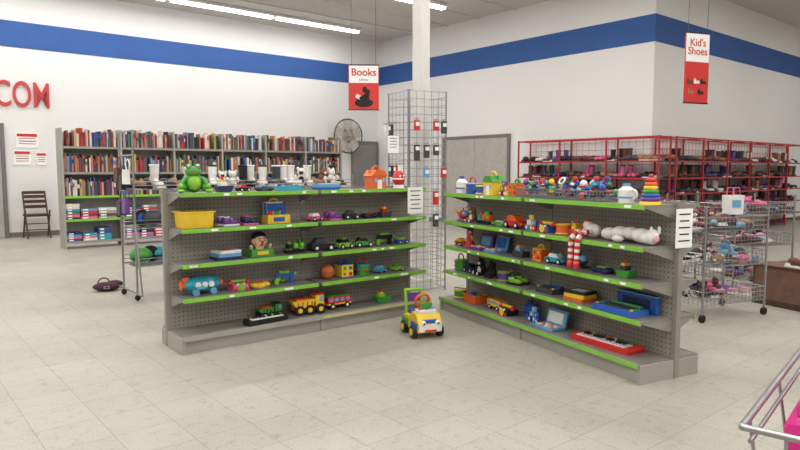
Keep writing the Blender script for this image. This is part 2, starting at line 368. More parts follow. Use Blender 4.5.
def phone(m,c=BLU,c2=YEL):
    m.prism([(-.07,0),(.07,0),(.06,.05),(-.06,.05)],-.06,.06,c); m.cyl((0,-.06,.03),(0,-.068,.03),.03,c2,n=16)
    m.cyl((-.07,0,.07),(.07,0,.07),.015,c2)
    for s in (-1,1): m.sph((s*.075,-.005,.062),(.024,.03,.02),RED); m.cyl((s*.04,0,.045),(s*.04,0,.06),.01,c)
    for s in (-1,1): m.sph((s*.025,-.055,.052),.01,WHT,8,6); m.cyl((s*.05,-.05,.012),(s*.05,-.065,.012),.012,RED,n=10); m.cyl((s*.05,.05,.012),(s*.05,.065,.012),.012,RED,n=10)
def jug(m,c=WHT,c2=BLU,h=.16):
    m.cyl((0,0,0),(0,0,h*.65),.05,c,.055,16); m.cyl((0,0,h*.65),(0,0,h*.85),.055,c,.025,16); m.cyl((0,0,h*.85),(0,0,h),.024,c2,n=14)
    m.torus((.06,0,h*.45),.03,.008,c,rx=R(90),n=14); m.torus((0,0,h*.3),.053,.006,c2,n=18)
def laptop(m,c=PUR,c2=SKY,w=.2):
    m.box((0,-.02,.012),(w,.13,.024),c); m.box((0,.06,.075),(w,.02,.125),c,rx=-.25); m.box((0,.047,.078),(w*.76,.01,.085),c2,rx=-.25)
    for i in range(6):
        for j in range(3): m.box((-w*.38+i*w*.15,-.06+j*.03,.027),(w*.11,.02,.008),(WHT,YEL,PNK)[(i+j)%3])
def train(m,L=.26,c=(RED,BLU,YEL)):
    n=3; w=L/n
    for i in range(n):
        x=-L/2+w*(i+.5); m.box((x,0,.03),(w*.85,.06,.022),c[i])
        if i==n-1: m.cyl((x-w*.3,0,.062),(x+w*.42,0,.062),.025,c[i]); m.box((x-w*.28,0,.08),(w*.3,.055,.075),c[0]); m.cyl((x+w*.2,0,.08),(x+w*.2,0,.115),.008,BLK,.013)
        else: m.box((x,0,.06),(w*.7,.055,.04),c[(i+1)%3]); m.cyl((x,0,.08),(x,0,.10),.016,c[(i+2)%3])
        for sx in (-1,1):
            for s in (-1,1): m.cyl((x+sx*w*.25,s*.022,.018),(x+sx*w*.25,s*.036,.018),.018,BLK,n=12)
        if i: m.cyl((x-w*.6,0,.03),(x-w*.3,0,.03),.004,DGR)
def drum(m,c=RED,c2=WHT):
    m.cyl((0,0,.005),(0,0,.075),.06,c,n=20); m.torus((0,0,.075),.06,.007,c2,n=20); m.torus((0,0,.008),.06,.007,c2,n=20); m.cyl((0,0,.075),(0,0,.079),.056,WHT,n=20)
    m.cyl((-.07,-.02,.088),(.05,.03,.09),.004,WOODM); m.sph((.052,.031,.09),.01,YEL,8,6)
def helicopter(m,c=GRN,c2=YEL):
    m.sph((0,0,.06),(.07,.04,.045),c); m.sph((.03,0,.07),(.04,.034,.034),SKY); m.cyl((-.05,0,.065),(-.12,0,.08),.016,c,.007); m.box((-.12,0,.095),(.03,.006,.05),c2)
    m.cyl((0,0,.1),(0,0,.125),.005,DGR); m.box((0,0,.125),(.16,.016,.004),c2,rz=.5); m.box((0,0,.125),(.16,.016,.004),c2,rz=2.07)
    for s in (-1,1): m.cyl((-.05,s*.035,.008),(.06,s*.035,.008),.006,DGR); m.cyl((0,s*.035,.008),(0,s*.02,.04),.005,DGR)
def doll(m,c=PNK,hair=BRN):
    m.cyl((0,0,0.002),(0,0,.09),.055,c,.02,14); m.sph((0,0,.1),(.026,.02,.028),c); m.sph((0,0,.148),(.025,.024,.028),SKIN); m.sph((0,.006,.158),(.03,.028,.026),hair); m.sph((0,.02,.13),(.022,.012,.035),hair)
    for s in (-1,1): m.cyl((s*.024,0,.11),(s*.055,-.01,.07),.009,SKIN,.007); m.sph((s*.009,-.023,.15),.004,BLK,6,5)
def teddy(m,c=FURB,c2=FURW,k=1.0):
    def S(p): return tuple(q*k for q in p)
    m.sph(S((0,0,.07)),S((.055,.05,.065)),c); m.sph(S((0,-.03,.065)),S((.036,.03,.045)),c2); m.sph(S((0,-.005,.155)),S((.05,.045,.045)),c); m.sph(S((0,-.045,.145)),S((.024,.02,.018)),c2)
    m.sph(S((0,-.064,.15)),.008*k,BLK,8,6)
    for s in (-1,1):
        m.sph(S((s*.04,0,.195)),S((.018,.01,.018)),c); m.sph(S((s*.018,-.045,.165)),.006*k,BLK,8,6)
        m.sph(S((s*.065,-.025,.09)),S((.02,.03,.04)),c,rx=.5); m.sph(S((s*.045,-.06,.024)),S((.024,.045,.023)),c); m.sph(S((s*.045,-.1,.026)),S((.018,.008,.018)),c2)
def gun(m,c=ORG,c2=GRN):
    m.box((.02,0,.075),(.17,.03,.035),c); m.cyl((.09,0,.078),(.13,0,.078),.012,c2); m.box((-.05,0,.037),(.035,.026,.066),c2,ry=.25); m.torus((0,0,.048),.02,.004,c2,rx=R(90),n=12); m.cyl((-.03,0,.1),(.06,0,.1),.014,c2)
    m.box((.08,0,.032),(.03,.03,.06),c)
def sneakers(m,c=PUR,c2=WHT,L=.15):
    for s in (-1,1):
        y=s*.04; m.box((0,y,.008),(L,.055,.016),c2); m.sph((L*.22,y,.03),(L*.28,.028,.025),c); m.sph((-L*.2,y,.04),(L*.28,.027,.038),c); m.torus((-L*.22,y,.07),.022,.006,c2,n=12); m.box((L*.08,y,.055),(L*.2,.02,.008),c2,ry=.35)
def tablet(m,c=BLU,c2=GRN,w=.26,d=.18):
    m.box((0,0,.02),(w,d,.04),c,rx=.0,taper=.94); m.box((0,-.005,.041),(w*.62,d*.58,.005),DGR)
    for s in (-1,1):
        m.cyl((s*w*.42,0,.038),(s*w*.42,0,.047),.018,c2,n=14); m.cyl((s*w*.42,-.05,.038),(s*w*.42,-.05,.047),.012,YEL,n=12)
    m.cyl((-w*.35,d*.4,.04),(w*.35,d*.4,.04),.014,c2)
def boat(m,c=GRN,c2=WHT,L=.15):
    m.prism([(-L*.4,0),(L*.36,0),(L*.52,.05),(-L*.48,.045)],-.04,.04,c); m.box((-L*.08,0,.062),(L*.42,.06,.03),c2); m.box((-L*.1,0,.085),(L*.25,.05,.018),YEL); m.cyl((-L*.1,0,.09),(-L*.1,0,.12),.01,RED)
def controller(m,c=BLK,c2=LIME,L=.2):
    m.box((0,0,.018),(L,.08,.034),c,taper=.85); m.sph((-L*.42,-.01,.022),(.035,.05,.022),c); m.sph((L*.42,-.01,.022),(.035,.05,.022),c)
    m.torus((-L*.25,0,.04),.024,.005,c2,n=16); m.torus((L*.25,0,.04),.024,.005,c2,n=16); m.cyl((L*.25,0,.036),(L*.25,0,.05),.01,c2); m.box((0,0,.038),(L*.2,.03,.008),c2)
def sorter(m,c=TEAL,c2=YEL):
    m.cyl((0,0,0),(0,0,.09),.06,c,.065,20); m.cyl((0,0,.09),(0,0,.10),.07,c2,.06,20); m.torus((0,0,.11),.045,.007,RED,rx=R(90),n=16)
    for a in range(5): m.sph((.062*math.cos(a*1.257-1.57),.062*math.sin(a*1.257-1.57),.045),.014,(RED,GRN,BLU,ORG,PUR)[a],8,6)
def blocks(m,cs=(RED,BLU,YEL,GRN,ORG,PUR)):
    p=[(-.05,0,0),(0,.01,0),(.05,-.01,0),(-.025,0,.042),(.028,0,.042),(0,0,.084)]
    for i,q in enumerate(p):
        m.box((q[0],q[1],q[2]+.02),(.042,.042,.04),cs[i%len(cs)],rz=.1*i); m.cyl((q[0],q[1]-.021,q[2]+.02),(q[0],q[1]-.0225,q[2]+.02),.012,WHT,n=10)

# ---- left unit toys
put(GL,'frog_toy',.26,4,frog,rot=-10)
put(GL,'toy_boat',.50,4,boat,c=NAVY,L=.13); put(GL,'toy_car',.66,4,car,L=.11,c=BLK,c2=RED,rot=12)
put(GL,'toy_remote_controller',.84,4,controller,c=DGR,c2=TEAL,L=.11,rot=-15)
put(GL,'toy_tablet',1.06,4,tablet,w=.19,d=.14,c=TEAL,c2=NAVY)
put(GL,'board_game_stack',1.42,4,boxes,w=.2,d=.14,n=2,cs=(BLU,SKY))
put(GL,'toy_barn',1.95,4,house,c=ORG,c2=ORG,w=.15); put(GL,'toy_egg_figure',2.22,4,egg)
put(GL,'storage_tub',.26,3,tub,w=.24)
put(GL,'kids_sneakers',.52,3,sneakers,c=PUR,L=.14,rot=10); put(GL,'kids_sneakers',.70,3,sneakers,c=NAVY,c2=PNK,L=.12,rot=-8)
put(GL,'toy_playset',.94,3,playset)
put(GL,'toy_car',1.31,3,car,L=.14,c=PNK,c2=WHT,rot=14); put(GL,'doll_shoes',1.48,3,sneakers,c=PUR,c2=PNK,L=.12)
put(GL,'toy_car',1.68,3,car,L=.15,c=BLK,c2=DGR,rot=-12); put(GL,'toy_remote_controller',1.87,3,controller,c=BLK,c2=RED,L=.13,rot=8); put(GL,'toy_boat',2.05,3,boat,c=DGR,c2=RED,L=.12)
put(GL,'game_box_stack',.50,2,boxes,w=.2,n=3); put(GL,'dress_up_head_toy',.79,2,headtoy)
put(GL,'toy_train',1.11,2,train,L=.17,c=(GRN,BLK,LIME),rot=6); put(GL,'toy_car',1.37,2,car,L=.22,c=BLK,c2=DGR,rot=-7)
put(GL,'toy_car',1.60,2,car,L=.18,c=LIME,c2=BLK,rot=9); put(GL,'toy_car',1.81,2,car,L=.18,c=GRN,c2=BLK,rot=-12); put(GL,'toy_blaster',2.03,2,gun,c=BLK,c2=LIME); put(GL,'toy_car',2.25,2,car,L=.13,c=BLU,c2=LIME)
put(GL,'toy_aeroplane',.31,1,vehicle_big,L=.34); put(GL,'toy_phone',.60,1,phone,c=PNK,c2=LIME); put(GL,'toy_remote_controller',.78,1,controller,c=YEL,c2=ORG,L=.13,rot=10)
put(GL,'toy_blaster',.99,1,gun,c=BLU,c2=LIME); put(GL,'toy_basketball',1.42,1,ball,c=mat('ball_brown',(185,95,50),.6),r=.065,y=.18)
put(GL,'activity_cube',1.60,1,cube_toy,w=.12); put(GL,'shape_sorter',1.80,1,sorter,c=GRN,c2=TEAL); put(GL,'toy_car',2.0,1,car,L=.14,c=TEAL,c2=SKY,rot=20); put(GL,'toy_car',2.2,1,car,L=.13,c=LIME,c2=GRN)
put(GL,'toy_keyboard',.78,0,keyboard,L=.34,d=.09,c=BLK,y=.08,rot=4); put(GL,'toy_tractor',.88,0,truck,L=.2,c=GRN,c2=BLK,y=.22)
put(GL,'toy_dump_truck',1.21,0,truck,L=.28,y=.17,rot=-6); put(GL,'toy_bus',1.53,0,bus,L=.25,y=.2); put(GL,'toy_boat',2.0,0,boat,c=GRN,c2=LIME,L=.17)
# ---- right unit toys
put(GR,'toy_jug',.10,4,jug); put(GR,'shape_sorter',.29,4,sorter,c=BLU,c2=SKY); put(GR,'toy_drum',.45,4,drum,c=BLU,c2=YEL)
put(GR,'toy_barn',.62,4,house,c=YEL,c2=GRN,w=.13); put(GR,'building_blocks',.79,4,blocks); put(GR,'activity_cube',.96,4,cube_toy,w=.11,c=ORG,c2=GRN)
def wirebasket(m,w=.3,d=.2,h=.1,mt=CHR,step=.03,r=.0022):
    for z in (.004,h/3,2*h/3,h):
        k=r*1.6 if z==h else r
        for s in (-1,1): m.cyl((-w/2,s*d/2,z),(w/2,s*d/2,z),k,mt,n=5); m.cyl((s*w/2,-d/2,z),(s*w/2,d/2,z),k,mt,n=5)
    n=max(2,int(w/step))
    for i in range(n+1):
        x=-w/2+i*w/n
        for s in (-1,1): m.cyl((x,s*d/2,.004),(x,s*d/2,h),r,mt,n=5)
        m.cyl((x,-d/2,.004),(x,d/2,.004),r,mt,n=5)
    n=max(2,int(d/step))
    for i in range(n+1):
        y=-d/2+i*d/n
        for s in (-1,1): m.cyl((s*w/2,y,.004),(s*w/2,y,h),r,mt,n=5)
def toybasket(m,seed=4):
    wirebasket(m,.44,.22,.075)
    rr=random.Random(seed)
    for i in range(40):
        x=rr.uniform(-.19,.19);y=rr.uniform(-.08,.08);z=rr.uniform(.03,.13);c=rr.choice(COLS)
        t=rr.random()
        if t<.3: m.sph((x,y,z),rr.uniform(.018,.03),c,10,7)
        elif t<.6: m.box((x,y,z),(.07,.03,.03),c,rz=rr.random()*3,rx=rr.random()); m.cyl((x,y,z),(x,y,z+.035),.012,rr.choice(COLS))
        elif t<.75: m.torus((x,y,z+.02),.028,.007,c,rx=rr.random()*2,n=12,m=6)
        else: m.cyl((x,y,z),(x+.05,y,z+.035),.012,c); m.sph((x+.05,y,z+.035),.018,rr.choice(COLS),8,6)
put(GR,'basket_of_small_toys',1.30,4,toybasket,bev=0); put(GR,'basket_of_small_toys',1.79,4,toybasket,bev=0,seed=9)
put(GR,'toy_jug',2.14,4,jug,c=WHT,c2=SKY,h=.13); put(GR,'stacking_rings_toy',2.36,4,rings,y=.16)
def row(g,lv,items):
    for it in items:
        n,x,f=it[0],it[1],it[2]; k=it[3] if len(it)>3 else {}
        put(g,n,x,lv,f,**k)
row(GR,3,[('toy_helicopter',.13,helicopter,dict(c=RED,c2=YEL)),('teddy_bear',.30,teddy,dict(c=FURB,k=.7)),('toy_train',.50,train,dict(L=.2,c=(LIME,TEAL,ORG))),
 ('toy_remote_controller',.74,controller,dict(c=GRN,c2=WHT,L=.13,rot=12)),('toy_car',.95,car,dict(L=.22,c=RED,c2=ORG)),('building_blocks',1.16,blocks,dict(cs=(SKY,YEL,RED,WHT))),('toy_phone',1.36,phone,{}),
 ('toy_drum',1.54,drum,dict(c=ORG,c2=YEL)),('toy_boat',1.68,boat,dict(c=RED,c2=YEL,L=.11))])
row(GR,2,[('toy_car',.1,car,dict(L=.14,c=RED,c2=YEL)),('doll',.25,doll,dict(c=RED)),('toy_laptop',.45,laptop,dict(c=PUR,w=.19)),('toy_laptop',.68,laptop,dict(c=SKY,c2=BLU,w=.17)),
 ('toy_boat',1.02,boat,dict(c=DGR,c2=SKY)),('activity_cube',1.28,cube_toy,dict(w=.1,c=ORG,c2=YEL)),('toy_car',1.46,car,dict(L=.17,c=TEAL,c2=WHT,rot=10)),
 ('toy_helicopter',1.72,helicopter,dict(c=NAVY,c2=BLU)),('toy_remote_controller',1.95,controller,dict(c=NAVY,c2=LIME,L=.13)),('toy_boat',2.16,boat,dict(c=GRN,c2=DGR,L=.12))])
row(GR,1,[('shape_sorter',.1,sorter,dict(c=GRN,c2=LIME)),('toy_car',.27,car,dict(L=.16,c=NAVY,c2=BLK)),('teddy_bear',.45,teddy,dict(c=FURK,k=.75)),('teddy_bear',.62,teddy,dict(c=FURK,c2=FURK,k=.7)),
 ('toy_drum',.8,drum,dict(c=PUR,c2=LIME)),('kids_sneakers',.99,sneakers,dict(c=LIME,c2=BLK,rot=12)),('toy_tablet',1.40,tablet,dict(w=.2,d=.14,c=DGR,c2=BLU)),
 ('game_box_stack',1.72,boxes,dict(w=.2,d=.14,n=3,cs=(ORG,YEL,BLK))),('toy_tablet',2.15,tablet,dict(w=.36,d=.17,c=BLU,c2=GRN,y=.14))])
def storagebox(m,w=.34,d=.03,h=.125,c=BLU):
    m.box((0,0,h/2),(w,d,h),c); m.box((0,-d/2,h*.5),(w*.7,.004,h*.5),NAVY); m.box((0,0,h-.005),(w*1.02,d*1.3,.01),SKY)
put(GR,'boxed_board_game',2.18,1,storagebox,y=.275)
row(GR,0,[('toy_drum',.12,drum,dict(c=GRN,c2=YEL,y=.16)),('basket_of_blocks',.38,tub,dict(w=.2,d=.14,h=.07,c=ORG)),('toy_bus',.72,bus,dict(L=.19,c=YEL,c2=ORG)),('toy_phone',.93,phone,dict(c=BLK,c2=YEL,y=.12)),
 ('toy_jug',1.08,jug,dict(c=BLU,c2=NAVY,h=.14,y=.24)),('building_blocks',1.24,blocks,dict(cs=(BLU,SKY,BLU,SKY))),('toy_laptop',1.46,laptop,dict(c=SKY,c2=WHT,w=.22,y=.14))])
put(GR,'toy_keyboard',2.02,0,keyboard,L=.5,d=.17,c=RED,y=.16,rot=4)
def sock(m):
    m.sph((0,0,.055),(.07,.05,.05),FURW); m.sph((-.05,0,.085),(.04,.038,.038),FURW); m.sph((-.072,-.02,.08),(.016,.02,.016),RED); m.sph((-.05,0,.12),(.025,.025,.016),RED)
    for s in (-1,1):
        pts=[(s*.03,-.05,.05),(s*.032,-.13,.045),(s*.032,-.172,0.0),(s*.032,-.178,-.18)]
        seg=[]
        for a,b in zip(pts,pts[1:]):
            a=Vector(a);b=Vector(b);n=max(1,int((b-a).length/.022))
            for i in range(n): seg.append((a+(b-a)*i/n,a+(b-a)*(i+1)/n))
        for i,(a,b) in enumerate(seg): m.cyl(a,b,.019,RED if i%2 else FURW,n=10)
        m.sph(pts[-1],(.024,.026,.03),RED)
put(GR,'sock_monkey_plush',1.84,3,sock,bev=0)
def longplush(m):
    m.xf=Matrix.Scale(.8,4,(1,0,0))@Matrix.Scale(1.15,4,(0,0,1))
    pts=[(-.22,0,.04),(-.1,.0,.05),(0,.01,.055),(.12,0,.05),(.2,-.01,.045)]
    for i,p in enumerate(pts): m.sph(p,(.085,.055,.038+.004*(i%2)),FURW,14,10)
    m.sph((.24,-.01,.05),(.05,.05,.045),FURW); m.sph((.28,-.01,.04),(.02,.03,.02),FURP)
    for s in (-1,1): m.sph((.26,s*.035,.085),(.014,.012,.025),FURW); m.sph((-.05,s*.07,.025),(.06,.025,.02),FURW)
    m.xf=Matrix.Identity(4)
put(GR,'white_plush_toy',2.18,3,longplush,bev=0)
# paper notices
def notice(name,p,rz,w,h,lines=5):
    m=MB(); m.box((0,0,0),(w,.003,h),PAPER)
    for i in range(lines): m.box((0,-.0025,h*.36-i*h*.17),(w*(.7-.12*(i%2)),.001,h*.035),INK)
    return m.build(name,p,rz)
c,s_=math.cos(GL.rot),math.sin(GL.rot)
notice('paper_notice',GL.o+Vector((c*2.2-s_*.03,s_*2.2+c*.03,1.07)),GL.rot,.18,.24)
c,s_=math.cos(GR.rot),math.sin(GR.rot)
notice('paper_notice',GR.o+Vector((c*2.475-s_*.34,s_*2.475+c*.34,.98)),GR.rot+R(90),.15,.25)

# ride-on toy
def rideon(m):
    for x in (-.1,.1):
        for s in (-1,1):
            m.cyl((x,s*.09,.05),(x,s*.13,.05),.05,BLK,n=18); m.cyl((x,s*.129,.05),(x,s*.136,.05),.028,YEL,n=14)
    m.prism([(-.18,.05),(.17,.05),(.19,.12),(.13,.19),(.03,.2),(-.02,.15),(-.12,.155),(-.18,.13)],-.10,.10,YEL)
    m.box((.175,0,.09),(.03,.19,.06),WHT); m.box((.165,0,.135),(.04,.12,.04),BLU); m.sph((.185,-.06,.13),.022,WHT); m.sph((.185,.06,.13),.022,WHT); m.sph((.2,-.06,.13),.01,BLK); m.sph((.2,.06,.13),.01,BLK)
    m.box((.19,0,.07),(.012,.1,.018),RED); m.box((-.07,0,.168),(.15,.14,.03),BLU,taper=.9); m.box((.08,0,.205),(.09,.15,.03),WHT)
    for s in (-1,1): m.box((.1,s*.105,.10),(.12,.02,.05),BLU); m.box((-.1,s*.105,.10),(.12,.02,.05),GRN)
    m.cyl((.04,0,.2),(.01,0,.27),.016,ORG); m.torus((.005,0,.28),.055,.012,ORG,ry=R(-65),n=20)
    m.path([(-.16,-.07,.13),(-.19,-.07,.33),(-.19,.07,.33),(-.16,.07,.13)],.014,LIME,10)
    for p in ((-.19,-.07,.33),(-.19,.07,.33)): m.sph(p,.016,LIME)
    m.box((-.185,0,.27),(.02,.13,.07),PUR); m.box((.09,0,.245),(.02,.1,.06),GRN)
    for y,cc in ((-.05,RED),(0,PUR),(.05,SKY)): m.sph((.09,y,.225),.018,cc)
m=MB(); m.xf=Matrix.Scale(1.02,4); rideon(m); m.build('ride_on_toy_car',(.18,5.2,0),R(-70),.005)

# ---------------------------------------------------------------- column + gridwall tower
m=MB(); m.bb((-.07,-.07,0),(.07,.07,CH),COLM); m.bb((-.1,-.1,0),(.1,.1,.12),COLM); m.build('column',(.235,7.25,0),WA,.006)
def grid(m,x0,x1,y,z0,z1,step=.085,r=.0036):
    n=int(round((x1-x0)/step))
    for i in range(n+1): x=x0+(x1-x0)*i/n; m.cyl((x,y,z0),(x,y,z1),r,CHR,n=5)
    n=int(round((z1-z0)/step))
    for i in range(n+1): z=z0+(z1-z0)*i/n; m.cyl((x0,y,z),(x1,y,z),r,CHR,n=5)
m=MB()
for a in range(4):
    m.xf=Matrix.Rotation(R(90*a),4,'Z'); grid(m,-.23,.23,-.24,.03,2.2 if a in (0,3) else 2.15)
    for x in (-.23,.23): m.cyl((x,-.24,0),(x,-.24,2.21),.008,CHR,n=8)
rr=random.Random(3)
for a,zs in ((0,(1.78,1.52,1.27,1.02,.77)),(3,(1.75,1.3,1.02,.77))):
    m.xf=Matrix.Rotation(R(90*a),4,'Z')
    for z in zs:
        for x in (-.17,-.05,.07,.17):
            if rr.random()<.6:
                cc=rr.choice([BLK,DGR,WHT,BRN,RED,SKY,DGR]); hh=rr.uniform(.1,.17)
                m.cyl((x,-.24,z+.12),(x,-.34,z+.12),.004,CHR,n=6); m.box((x,-.30,z+.10-hh/2),(.06,.03,hh),cc); m.box((x,-.318,z+.06),(.045,.004,.04),PAPER); m.torus((x,-.30,z+.11),.014,.003,CHR,ry=0,n=10)
m.xf=Matrix.Identity(4)
m.build('gridwall_display_tower',(.19,7.25,0),R(28))
notice('paper_notice',(-.07,6.86,1.62),R(15),.12,.18,4)

# ---------------------------------------------------------------- hanging signs
def sign(name,p,rz,w,h,txt,sub,kind):
    m=MB(); m.box((0,0,0),(w,.012,h),SIGNR); m.box((0,-.007,h*.29),(w*.96,.004,h*.38) if kind=='books' else (w*.96,.004,h*.4),PAPER)
    for s in (-1,1): m.cyl((s*w*.4,0,h/2),(s*w*.4,0,CH-p[2]),.004,DGR,n=5)
    m.box((0,0,h/2),(w*1.02,.02,.018),BLK); m.box((0,0,-h/2),(w*1.02,.02,.018),BLK)
    if kind=='books':
        m.sph((.02,-.012,-.04),(.045,.004,.055),INK); m.sph((.06,-.012,-.13),(.045,.004,.1),INK,ry=.3); m.sph((.0,-.012,-.28),(.17,.004,.08),INK); m.cyl((.05,-.012,-.13),(-.08,-.012,-.2),.02,INK); m.box((-.1,-.0125,-.17),(.1,.005,.07),WHT,ry=.5); m.box((.04,-.012,-.24),(.12,.004,.14),INK)
    else:
        for i,(x,z) in enumerate(((-.12,-.2),(.0,-.2),(.12,-.2),(-.1,-.34),(.08,-.34))):
            cc=(BRN,FURW,BLK,TAN,BLK)[i]; m.box((x,-.010,z),(.1,.006,.02),cc); m.sph((x+.02,-.010,z+.015),(.035,.004,.02),cc); m.sph((x-.03,-.010,z+.03),(.022,.004,.035),cc)
    o=m.build(name,p,rz)
    text(txt,h*.225 if kind=='books' else .145,SIGNR,o,(0,-.0105,h*.33 if kind=='books' else h*.3),'lettering',bold=.003 if kind=='books' else .001)
    if sub: text(sub,h*.08,INK,o,(0,-.0105,h*.17),'sub_lettering')
    return o
sign('hanging_books_sign',(-.67,12.0,2.87),R(4),.56,.82,'Books','Libros','books')
sign('hanging_kids_shoes_sign',(4.1,9.0,2.75),R(20),.42,.95,"Kid's\nShoes",None,'shoes')
# wall lettering and notices
ltr=text('COM',.72,LETR,None,W(3.06,14.775,2.83),'wall_lettering',rz=WA,align='RIGHT',bold=.004,name_ext=.015)
ltr.scale=(.60,1,1)
def poster(name,c1,z,w,h):
    m=MB(); m.box((0,0,0),(w,.01,h),PAPER); m.box((0,-.006,h*.33),(w*.9,.003,h*.2),SIGNR)
    for i in range(3): m.box((0,-.006,h*.1-i*h*.17),(w*.75,.003,h*.05),SIGNR if i!=1 else INK)
    m.build(name,W(c1,14.79,z),WA)
poster('wall_notice',2.60,1.95,.40,.3); poster('wall_notice',2.50,1.60,.3,.29); poster('wall_notice',2.84,1.58,.18,.26)
# wall fan
m=MB(); FANM=mat('fan_guard_grey',(150,146,140),.5); FB=mat('fan_blade',(196,188,176),.5)
m.cyl((0,0,0),(0,-.25,0),.03,DGR); m.box((0,-.01,0),(.16,.02,.24),DGR); m.cyl((0,-.2,0),(0,-.4,0),.09,DGR,.07,16)
for i in range(5):
    a=R(72*i+20); m.box((.24*math.cos(a),-.42,.24*math.sin(a)),(.36,.012,.29),FB,ry=-a,rx=.0)
m.sph((0,-.43,0),.06,FANM)
for rr_ in (.12,.24,.34,.43):
    for y in (-.36,-.5): m.torus((0,y,0),rr_,.004,FANM,rx=R(90),n=32,m=5)
m.torus((0,-.43,0),.46,.018,DGR,rx=R(90),n=32)
for i in range(20):
    a=2*math.pi*i/20; m.path([(.08*math.cos(a),-.52,.08*math.sin(a)),(.46*math.cos(a),-.43,.46*math.sin(a))],.003,FANM,4); m.path([(.08*math.cos(a),-.35,.08*math.sin(a)),(.46*math.cos(a),-.43,.46*math.sin(a))],.003,FANM,4)
m.build('wall_fan',W(10.22,14.795,2.27),WA)
# chair
m=MB(); 
for s in (-1,1):
    x=s*.22; m.cyl((x,.16,0),(x*.98,-.12,.55),.016,WOOD,n=8); m.cyl((x*.9,-.2,0),(x*.9,.2,.92),.017,WOOD,n=8)
m.box((0,-.02,.45),(.42,.40,.03),WOOD)
for i in range(5): m.box((0,-.19+i*.085,.47),(.40,.07,.012),WOOD)
for z in (.62,.72,.82,.9): m.box((0,.2-(.92-z)*.43,z),(.4,.015,.06),WOOD)
for z in (.15,.28): m.cyl((-.2,.16-z*.5,z),(.2,.16-z*.5,z),.01,WOOD,n=8)
m.build('folding_chair',W(2.64,14.45),WA)

# ---------------------------------------------------------------- bookcases
SP=[mat('book_%d'%i,c,.6) for i,c in enumerate([(165,52,48),(50,72,125),(210,204,194),(38,38,44),(180,155,85),(62,105,85),(118,76,60),(95,130,165),(180,108,68),(150,148,145),(108,48,64),(212,196,184),(75,75,88),(60,60,66)])]
case=MB(); books=MB(); games=MB()
nb=6; bw=5.74/nb; lvz=[.12,.5,.90,1.31,1.75]
for k in range(nb):
    x0=k*bw
    case.bb((x0,0,0),(x0+.03,.36,2.06),STEELL)
    if k==nb-1: case.bb((x0+bw-.03,0,0),(x0+bw,.36,2.06),STEELL)
    case.bb((x0+.03,.345,.05),(x0+bw,.36,2.0),STEELL)
    for j,z in enumerate(lvz):
        case.bb((x0+.03,.02,z-.03),(x0+bw-.0,.345,z),STEEL)
        case.bb((x0+.03,.005,z-.035),(x0+bw,.02,z+.005),PRICE if j in(1,2) and k<2 else STEEL)
        x=x0+.04
        while x<x0+bw-.06:
            if j>=2 or k>1:
                w_=random.uniform(.02,.045); h=random.uniform(.22,.33); d=random.uniform(.16,.24)
                if random.random()<.025: x+=.06; continue
                books.bb((x,.03+random.uniform(0,.03),z+.001),(x+w_-.002,.03+d,z+h),random.choice(SP)); 
                if random.random()<.35: books.bb((x+.002,.026,z+h*.55),(x+w_-.004,.06,z+h*.8),random.choice(SP))
                x+=w_
            else:
                w_=random.uniform(.22,.34); zz=z+.001
                if x+w_>x0+bw-.02: break
                for q in range(random.randint(3,6)):
                    h=random.uniform(.035,.06); games.bb((x,.03,zz),(x+w_-.02,.28,zz+h-.002),random.choice(SP+[RED,BLU,NAVY,PNK,TEAL])); games.bb((x+.03,.028,zz+h*.25),(x+w_*.4,.03,zz+h*.7),PAPER); zz+=h
                x+=w_
o=W(2.60,11.98); case.build('bookcase_row',o,WA); books.build('books_on_shelves',o,WA); games.build('board_games_on_shelves',o,WA)

# ---------------------------------------------------------------- chrome rack with plush and shoes (behind left unit)
m=MB(); L_=2.75
for x in (0,L_/2,L_):
    for y in (0,.45): m.cyl((x,y,.06),(x,y,1.3 if x else 1.75),.012,CHR,n=8); m.sph((x,y,.03),.03,RUB,10,7)
    m.cyl((x,-.15,.07),(x,.6,.07),.012,CHR,n=8); m.path([(x,-.15,.07),(x,0,.8)],.01,CHR)
for z in (.35,.75,1.15):
    for i in range(10): m.cyl((0,i*.05,z),(L_,i*.05,z),.004,CHR,n=5)
    for i in range(28): x=i*L_/27; m.cyl((x,0,z),(x,.45,z),.004,CHR,n=5)
    for q in (.04,.08):
        m.cyl((0,0,z+q),(L_,0,z+q),.005,CHR,n=5); m.cyl((0,.45,z+q),(L_,.45,z+q),.005,CHR,n=5)
for z in (1.5,1.75): m.cyl((0,0,z),(0,.45,z),.01,CHR)
rk=Vector((-2.72,6.55,0)); m.build('chrome_display_rack',rk,R(40))
def shoe(m,x,y,z,rz,c,c2,boot=False,k=1.0):
    old=m.xf; m.xf=old@Matrix.Translation((x,y,z))@Matrix.Rotation(rz,4,'Z')@Matrix.Scale(k,4)
    m.box((0,0,.01),(.25,.085,.02),c2); m.sph((.06,0,.038),(.07,.042,.032),c,8,5); m.sph((-.055,0,.05),(.07,.038,.048),c,8,5); m.box((-.095,0,.02),(.05,.07,.035),c2)
    if boot: m.cyl((-.06,0,.05),(-.065,0,.22),.038,c,.048,8); m.torus((-.065,0,.22),.045,.01,c2,n=8,m=5)
    m.xf=old
MAR=mat('shoe_maroon',(105,42,52),.6)
m=MB(); rr=random.Random(11)
for i in range(25):
    x=.1+i*.106
    if rr.random()<.3:
        old=m.xf; m.xf=Matrix.Translation((x,rr.uniform(.15,.3),1.156))@Matrix.Rotation(rr.uniform(-.6,.6),4,'Z')
        teddy(m,rr.choice([FURW,FURK,FURB,FURP,FURW]),rr.choice([FURW,FURK,FURW]),rr.uniform(.85,1.15)); m.xf=old
    else:
        c=rr.choice([FURW,BLK,BRN,DGR,TAN,BLK,WHT]); shoe(m,x,.22,1.158,rr.uniform(-2,-1),c,rr.choice([WHT,BLK]),rr.random()<.4,1.1)
